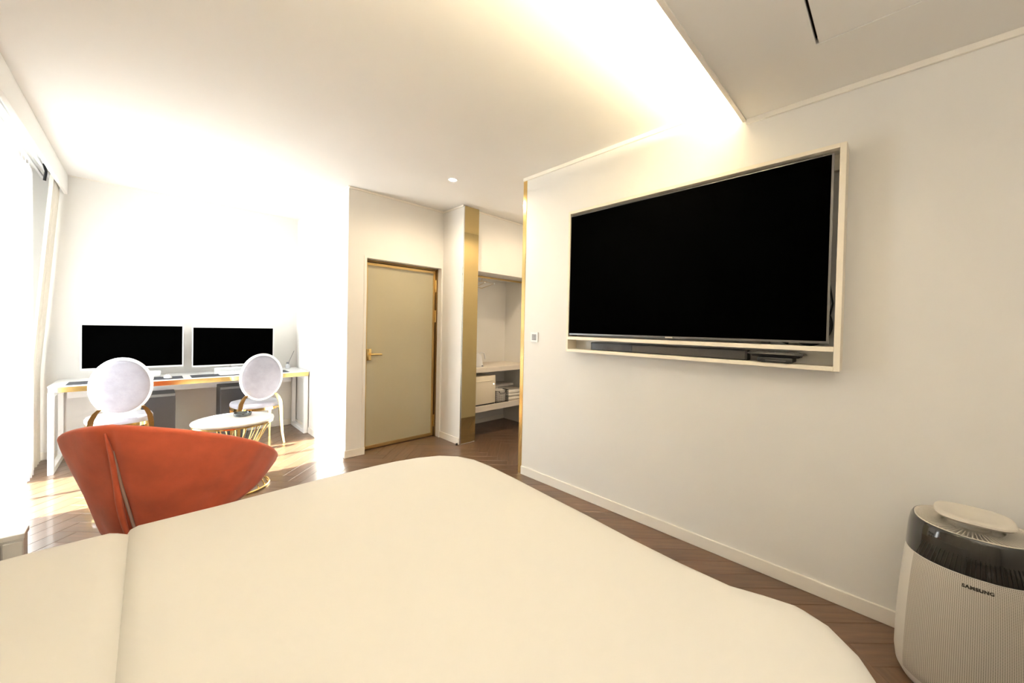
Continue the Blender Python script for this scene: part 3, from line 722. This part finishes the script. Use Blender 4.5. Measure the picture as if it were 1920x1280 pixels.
def keyboard(x, y, label):
    t = thing('keyboard', label, 'keyboard', (x, y, DT+.0035), 0, 'white keyboards on the desk')
    bm = bmesh.new(); box(bm, -.21, .21, -.065, .065, 0, .022, bev=.004)
    for v in bm.verts: v.co.z *= (1+.35*(v.co.y+.065)/.13)
    mk('case', bm, PLAST, t, smooth=True)
    proto = None
    for r_ in range(5):
        for k in range(15):
            z = .020*(1+.35*(-.05+r_*.024+.065)/.13)
            if proto is None:
                proto = mk('key', boxes((-.0115, .0115, -.0095, .0095, 0, .010), bev=.0015), WHITE, t); o = proto
            else:
                o = proto.copy(); COL.objects.link(o)
            o.location = (-.196+k*.028, -.050+r_*.024, z)
keyboard(-.16, 5.455, 'white keyboard on the desk mat nearer the window, behind a chair back')
keyboard(.78, 5.455, 'white keyboard on the desk mat in front of the monitor nearer the room corner')
def mouse(x, y, label):
    t = thing('computer_mouse', label, 'mouse', (x, y, DT+.0035), .1, 'white mice on the desk')
    bm = bmesh.new(); bmesh.ops.create_uvsphere(bm, u_segments=20, v_segments=12, radius=1)
    for v in bm.verts: v.co = Vector((v.co.x*.033, v.co.y*.058, max(0, v.co.z)*.036))
    mk('body', bm, PLAST, t, smooth='all'); mk('wheel', boxes((-.003, .003, .02, .036, .026, .036), bev=.002), GREYB, t)
mouse(.155, 5.47, 'white computer mouse on the desk between the two chairs')
mouse(1.13, 5.47, 'white computer mouse on the desk behind the chair back nearer the room corner')
t = thing('desk_speaker', 'small white box speaker under the monitor nearer the window', 'speaker', (.06, 5.60, DT))
mk('body', boxes((-.045, .045, 0, .06, 0, .07), bev=.006), PLAST, t, smooth=True); mk('foot', boxes((-.045, .04, -.008, .05, 0, .006)), GREYB, t)
t = thing('memo_board', 'pale clear acrylic board standing behind the keyboard nearer the room corner', 'stand', (.74, 5.575, DT))
mk('plate', boxes((-.20, .12, .01, .016, .004, .075), bev=.001), mat('pale_acrylic', (.72, .75, .76), .15, noise=.03), t); mk('foot', boxes((-.20, .12, -.004, .03, 0, .005)), PLAST, t)
t = thing('reed_diffuser', 'small glass bottle with a dark neck and a thin reed at the desk end', 'diffuser', (1.315, 5.80, DT))
bm = bmesh.new(); lathe(bm, [(.020, 0), (.026, .004), (.026, .045), (.014, .058), (.011, .066)], 24); mk('bottle', bm, mat('pale_glass', (.62, .63, .66), .1, noise=.03), t, smooth=True)
bm = bmesh.new(); lathe(bm, [(.017, .064), (.017, .082), (.006, .084)], 20); mk('neck', bm, GREYB, t, smooth=True)
bm = bmesh.new(); tube(bm, [(0, 0, .05), (.070, -.01, .235)], .0028, 6); mk('reed', bm, GREYP, t)
# computer towers under the desk
def tower(x0, x1, zt, label):
    t = thing('computer_tower', label, 'computer', (x0, 5.56, 0), 0, 'dark computer towers under the desk'); wd = x1-x0
    mk('case', boxes((0, wd, .012, .355, .015, zt), bev=.004), TOWER, t)
    mk('front_panel', boxes((.004, wd-.004, 0, .012, .02, zt-.03), bev=.003), TOWER, t)
    mk('top_trim', boxes((.002, wd-.002, .0, .012, zt-.028, zt-.002), bev=.002), TOWT, t)
    for xx in (.02, wd-.06):
        for yy in (.03, .28): mk('foot', boxes((xx, xx+.04, yy, yy+.04, 0, .016)), DARKP, t)
tower(-.04, .219, .612, 'dark grey computer tower under the desk, behind the chair nearer the window')
tower(.594, .85, .637, 'dark grey computer tower under the desk, behind the chair nearer the corner')

# ---------------------------------------------------------------- oval backed gold chairs
def oval_chair(x, y, rz, label):
    t = thing('oval_back_chair', label, 'chair', (x, y, 0), rz, 'oval backed gold chairs at the desk')
    yb, zc, a, b = -.235, .785, .195, .262
    tilt = Matrix.Translation((0, yb, zc)) @ Matrix.Rotation(math.radians(8), 4, 'X')
    bm = bmesh.new()     # cushion of the back, domed on both sides
    rr = [(1.0, .0), (.97, .014), (.85, .021), (.6, .025), (.3, .027), (.02, .028)]
    rows = []
    for s in (1, -1):
        for f, d in (rr if s == 1 else rr[::-1]):
            rows.append([bm.verts.new(tilt @ Vector((a*.955*f*math.cos(2*PI*k/48), s*d, b*.955*f*math.sin(2*PI*k/48)))) for k in range(48)])
    order = rows[:6][::-1] + rows[6:][::-1]
    for A, B in zip(order, order[1:]):
        for k in range(48): bm.faces.new((A[k], A[(k+1) % 48], B[(k+1) % 48], B[k]))
    bm.faces.new(order[0]); bm.faces.new(order[-1][::-1])
    mk('backrest', bm, SILV, t, smooth='all')
    bm = bmesh.new(); tube(bm, [tilt @ Vector((a*math.cos(2*PI*k/56)*.975, 0, b*math.sin(2*PI*k/56)*.975)) for k in range(56)], .0145, 10, closed=True); mk('back_piping', bm, PIPE, t, smooth='all')
    # seat
    pts = []
    for k in range(48):
        an = 2*PI*k/48; ca, sa = math.cos(an), math.sin(an); q = (abs(ca)**3+abs(sa)**3)**(-1/3)
        yy = .215*q*sa; xx = (.222+.02*sa)*q*ca; pts.append((xx, yy))
    def seatrow(bm, f, z): return [bm.verts.new((p[0]*f, p[1]*f, z)) for p in pts]
    bm = bmesh.new(); R = [seatrow(bm, f, z) for f, z in ((.97, .430), (1.0, .442), (1.0, .462), (.95, .482), (.8, .492), (.4, .498), (.05, .500))]
    for A, B in zip(R, R[1:]):
        for k in range(48): bm.faces.new((A[k], A[(k+1) % 48], B[(k+1) % 48], B[k]))
    bm.faces.new(R[0][::-1]); bm.faces.new(R[-1]); mk('seat', bm, SILV, t, smooth='all')
    bm = bmesh.new(); R = [seatrow(bm, f, z) for f, z in ((.93, .400), (.985, .402), (.985, .431), (.93, .431))]
    for A, B in zip(R, R[1:]):
        for k in range(48): bm.faces.new((A[k], A[(k+1) % 48], B[(k+1) % 48], B[k]))
    mk('seat_rim', bm, GOLD, t, smooth=True)
    def bar(pts, w, d):
        bm = bmesh.new(); rows = []
        for k, p in enumerate(pts):
            ww = w[k]/2; rows.append([bm.verts.new((p[0]+sx*ww, p[1]+sy*d/2, p[2])) for sx, sy in ((-1, -1), (1, -1), (1, 1), (-1, 1))])
        for A, B in zip(rows, rows[1:]):
            for k in range(4): bm.faces.new((A[k], A[(k+1) % 4], B[(k+1) % 4], B[k]))
        bm.faces.new(rows[0]); bm.faces.new(rows[-1])
        return bm
    for s in (-1, 1):
        mk('rear_leg', bar([(s*.135, -.225, .590), (s*.160, -.222, .555), (s*.182, -.218, .500), (s*.192, -.214, .43), (s*.196, -.215, .30), (s*.206, -.225, .12), (s*.222, -.240, 0)], [.026, .034, .038, .036, .030, .024, .018], .022), GOLD, t)
        mk('front_leg', bar([(s*.190, .175, .420), (s*.186, .180, .25), (s*.190, .190, .0)], [.036, .026, .018], .024), GOLD, t)
    return t
oval_chair(-.175, 5.27, math.radians(4), 'gold chair with pale oval back at the desk, nearer the window')
oval_chair(.884, 5.30, math.radians(4), 'gold chair with pale oval back at the desk, behind the coffee table')

# ---------------------------------------------------------------- curtains
def cloth(name, y0, y1, z0, z1, xf, m, amp=.02, per=.09, nz=24, label='', cat='curtain', th=0, step=.012, seed=0):
    bm = bmesh.new(); ny = int((y1-y0)/step); rows = []
    for j in range(nz+1):
        z = z1 + (z0-z1)*j/nz; row = []
        for i in range(ny+1):
            s = i/ny; y = y0+(y1-y0)*s
            ph = 2*PI*y/per + .8*math.sin(y*5+seed)
            aa = amp*(.75+.35*math.sin(y*11+seed+z*.6))
            row.append(bm.verts.new((xf(y, z) + aa*math.sin(ph), y + .25*aa*math.cos(ph), z)))
        rows.append(row)
    for A, B in zip(rows, rows[1:]):
        for i in range(ny): bm.faces.new((A[i], A[i+1], B[i+1], B[i]))
    return tag(mk(name, bm, m, smooth='all'), label, cat)
cloth('sheer_curtain', 3.62, 5.42, .02, 2.66, lambda y, z: -.705, SHEER, .020, .085, 10, label='thin white sheer curtain hanging across the window')
cloth('drape', 5.44, 5.90, .02, 2.685, lambda y, z: -.605 - .115*max(0, min(1, (2.66-z)/1.80)), DRAPE, .016, .10, 24, label='cream drape gathered at the far end of the window by the desk', seed=2)
cloth('drape', -1.9, 3.80, .02, 2.685, lambda y, z: -.655, DRAPE, .024, .12, 8, label='long cream drape closed along the wall beside the bed and nightstand', step=.02, seed=1)
r_ = thing('curtain_rail', 'slim curtain rail under the ceiling behind the pelmet', 'rail', (0, 0, 0))
mk('track', boxes((-.668, -.648, YB+.05, YF-.01, 2.735, 2.755)), ALU, r_)
mk('track', boxes((-.715, -.697, YB+.05, YF-.01, 2.735, 2.755)), ALU, r_)
mk('track_mount', boxes((-.72, -.65, 4.0, 4.03, 2.755, HC), (-.72, -.65, 5.5, 5.53, 2.755, HC), (-.72, -.65, 0, .03, 2.755, HC)), ALU, r_)
for y in [3.86+.13*k for k in range(12)]:
    bm = bmesh.new(); tube(bm, [(-.706, y, 2.74), (-.706, y, 2.66)], .003, 6); box(bm, -.712, -.700, y-.008, y+.008, 2.655, 2.668); mk('glider', bm, PLAST, r_)
bm = bmesh.new(); tube(bm, [(-.64, 5.38, 2.745), (-.625, 5.36, 2.68), (-.635, 5.37, 2.60)], .009, 8); mk('end_hook', bm, DARKP, r_, smooth=True)
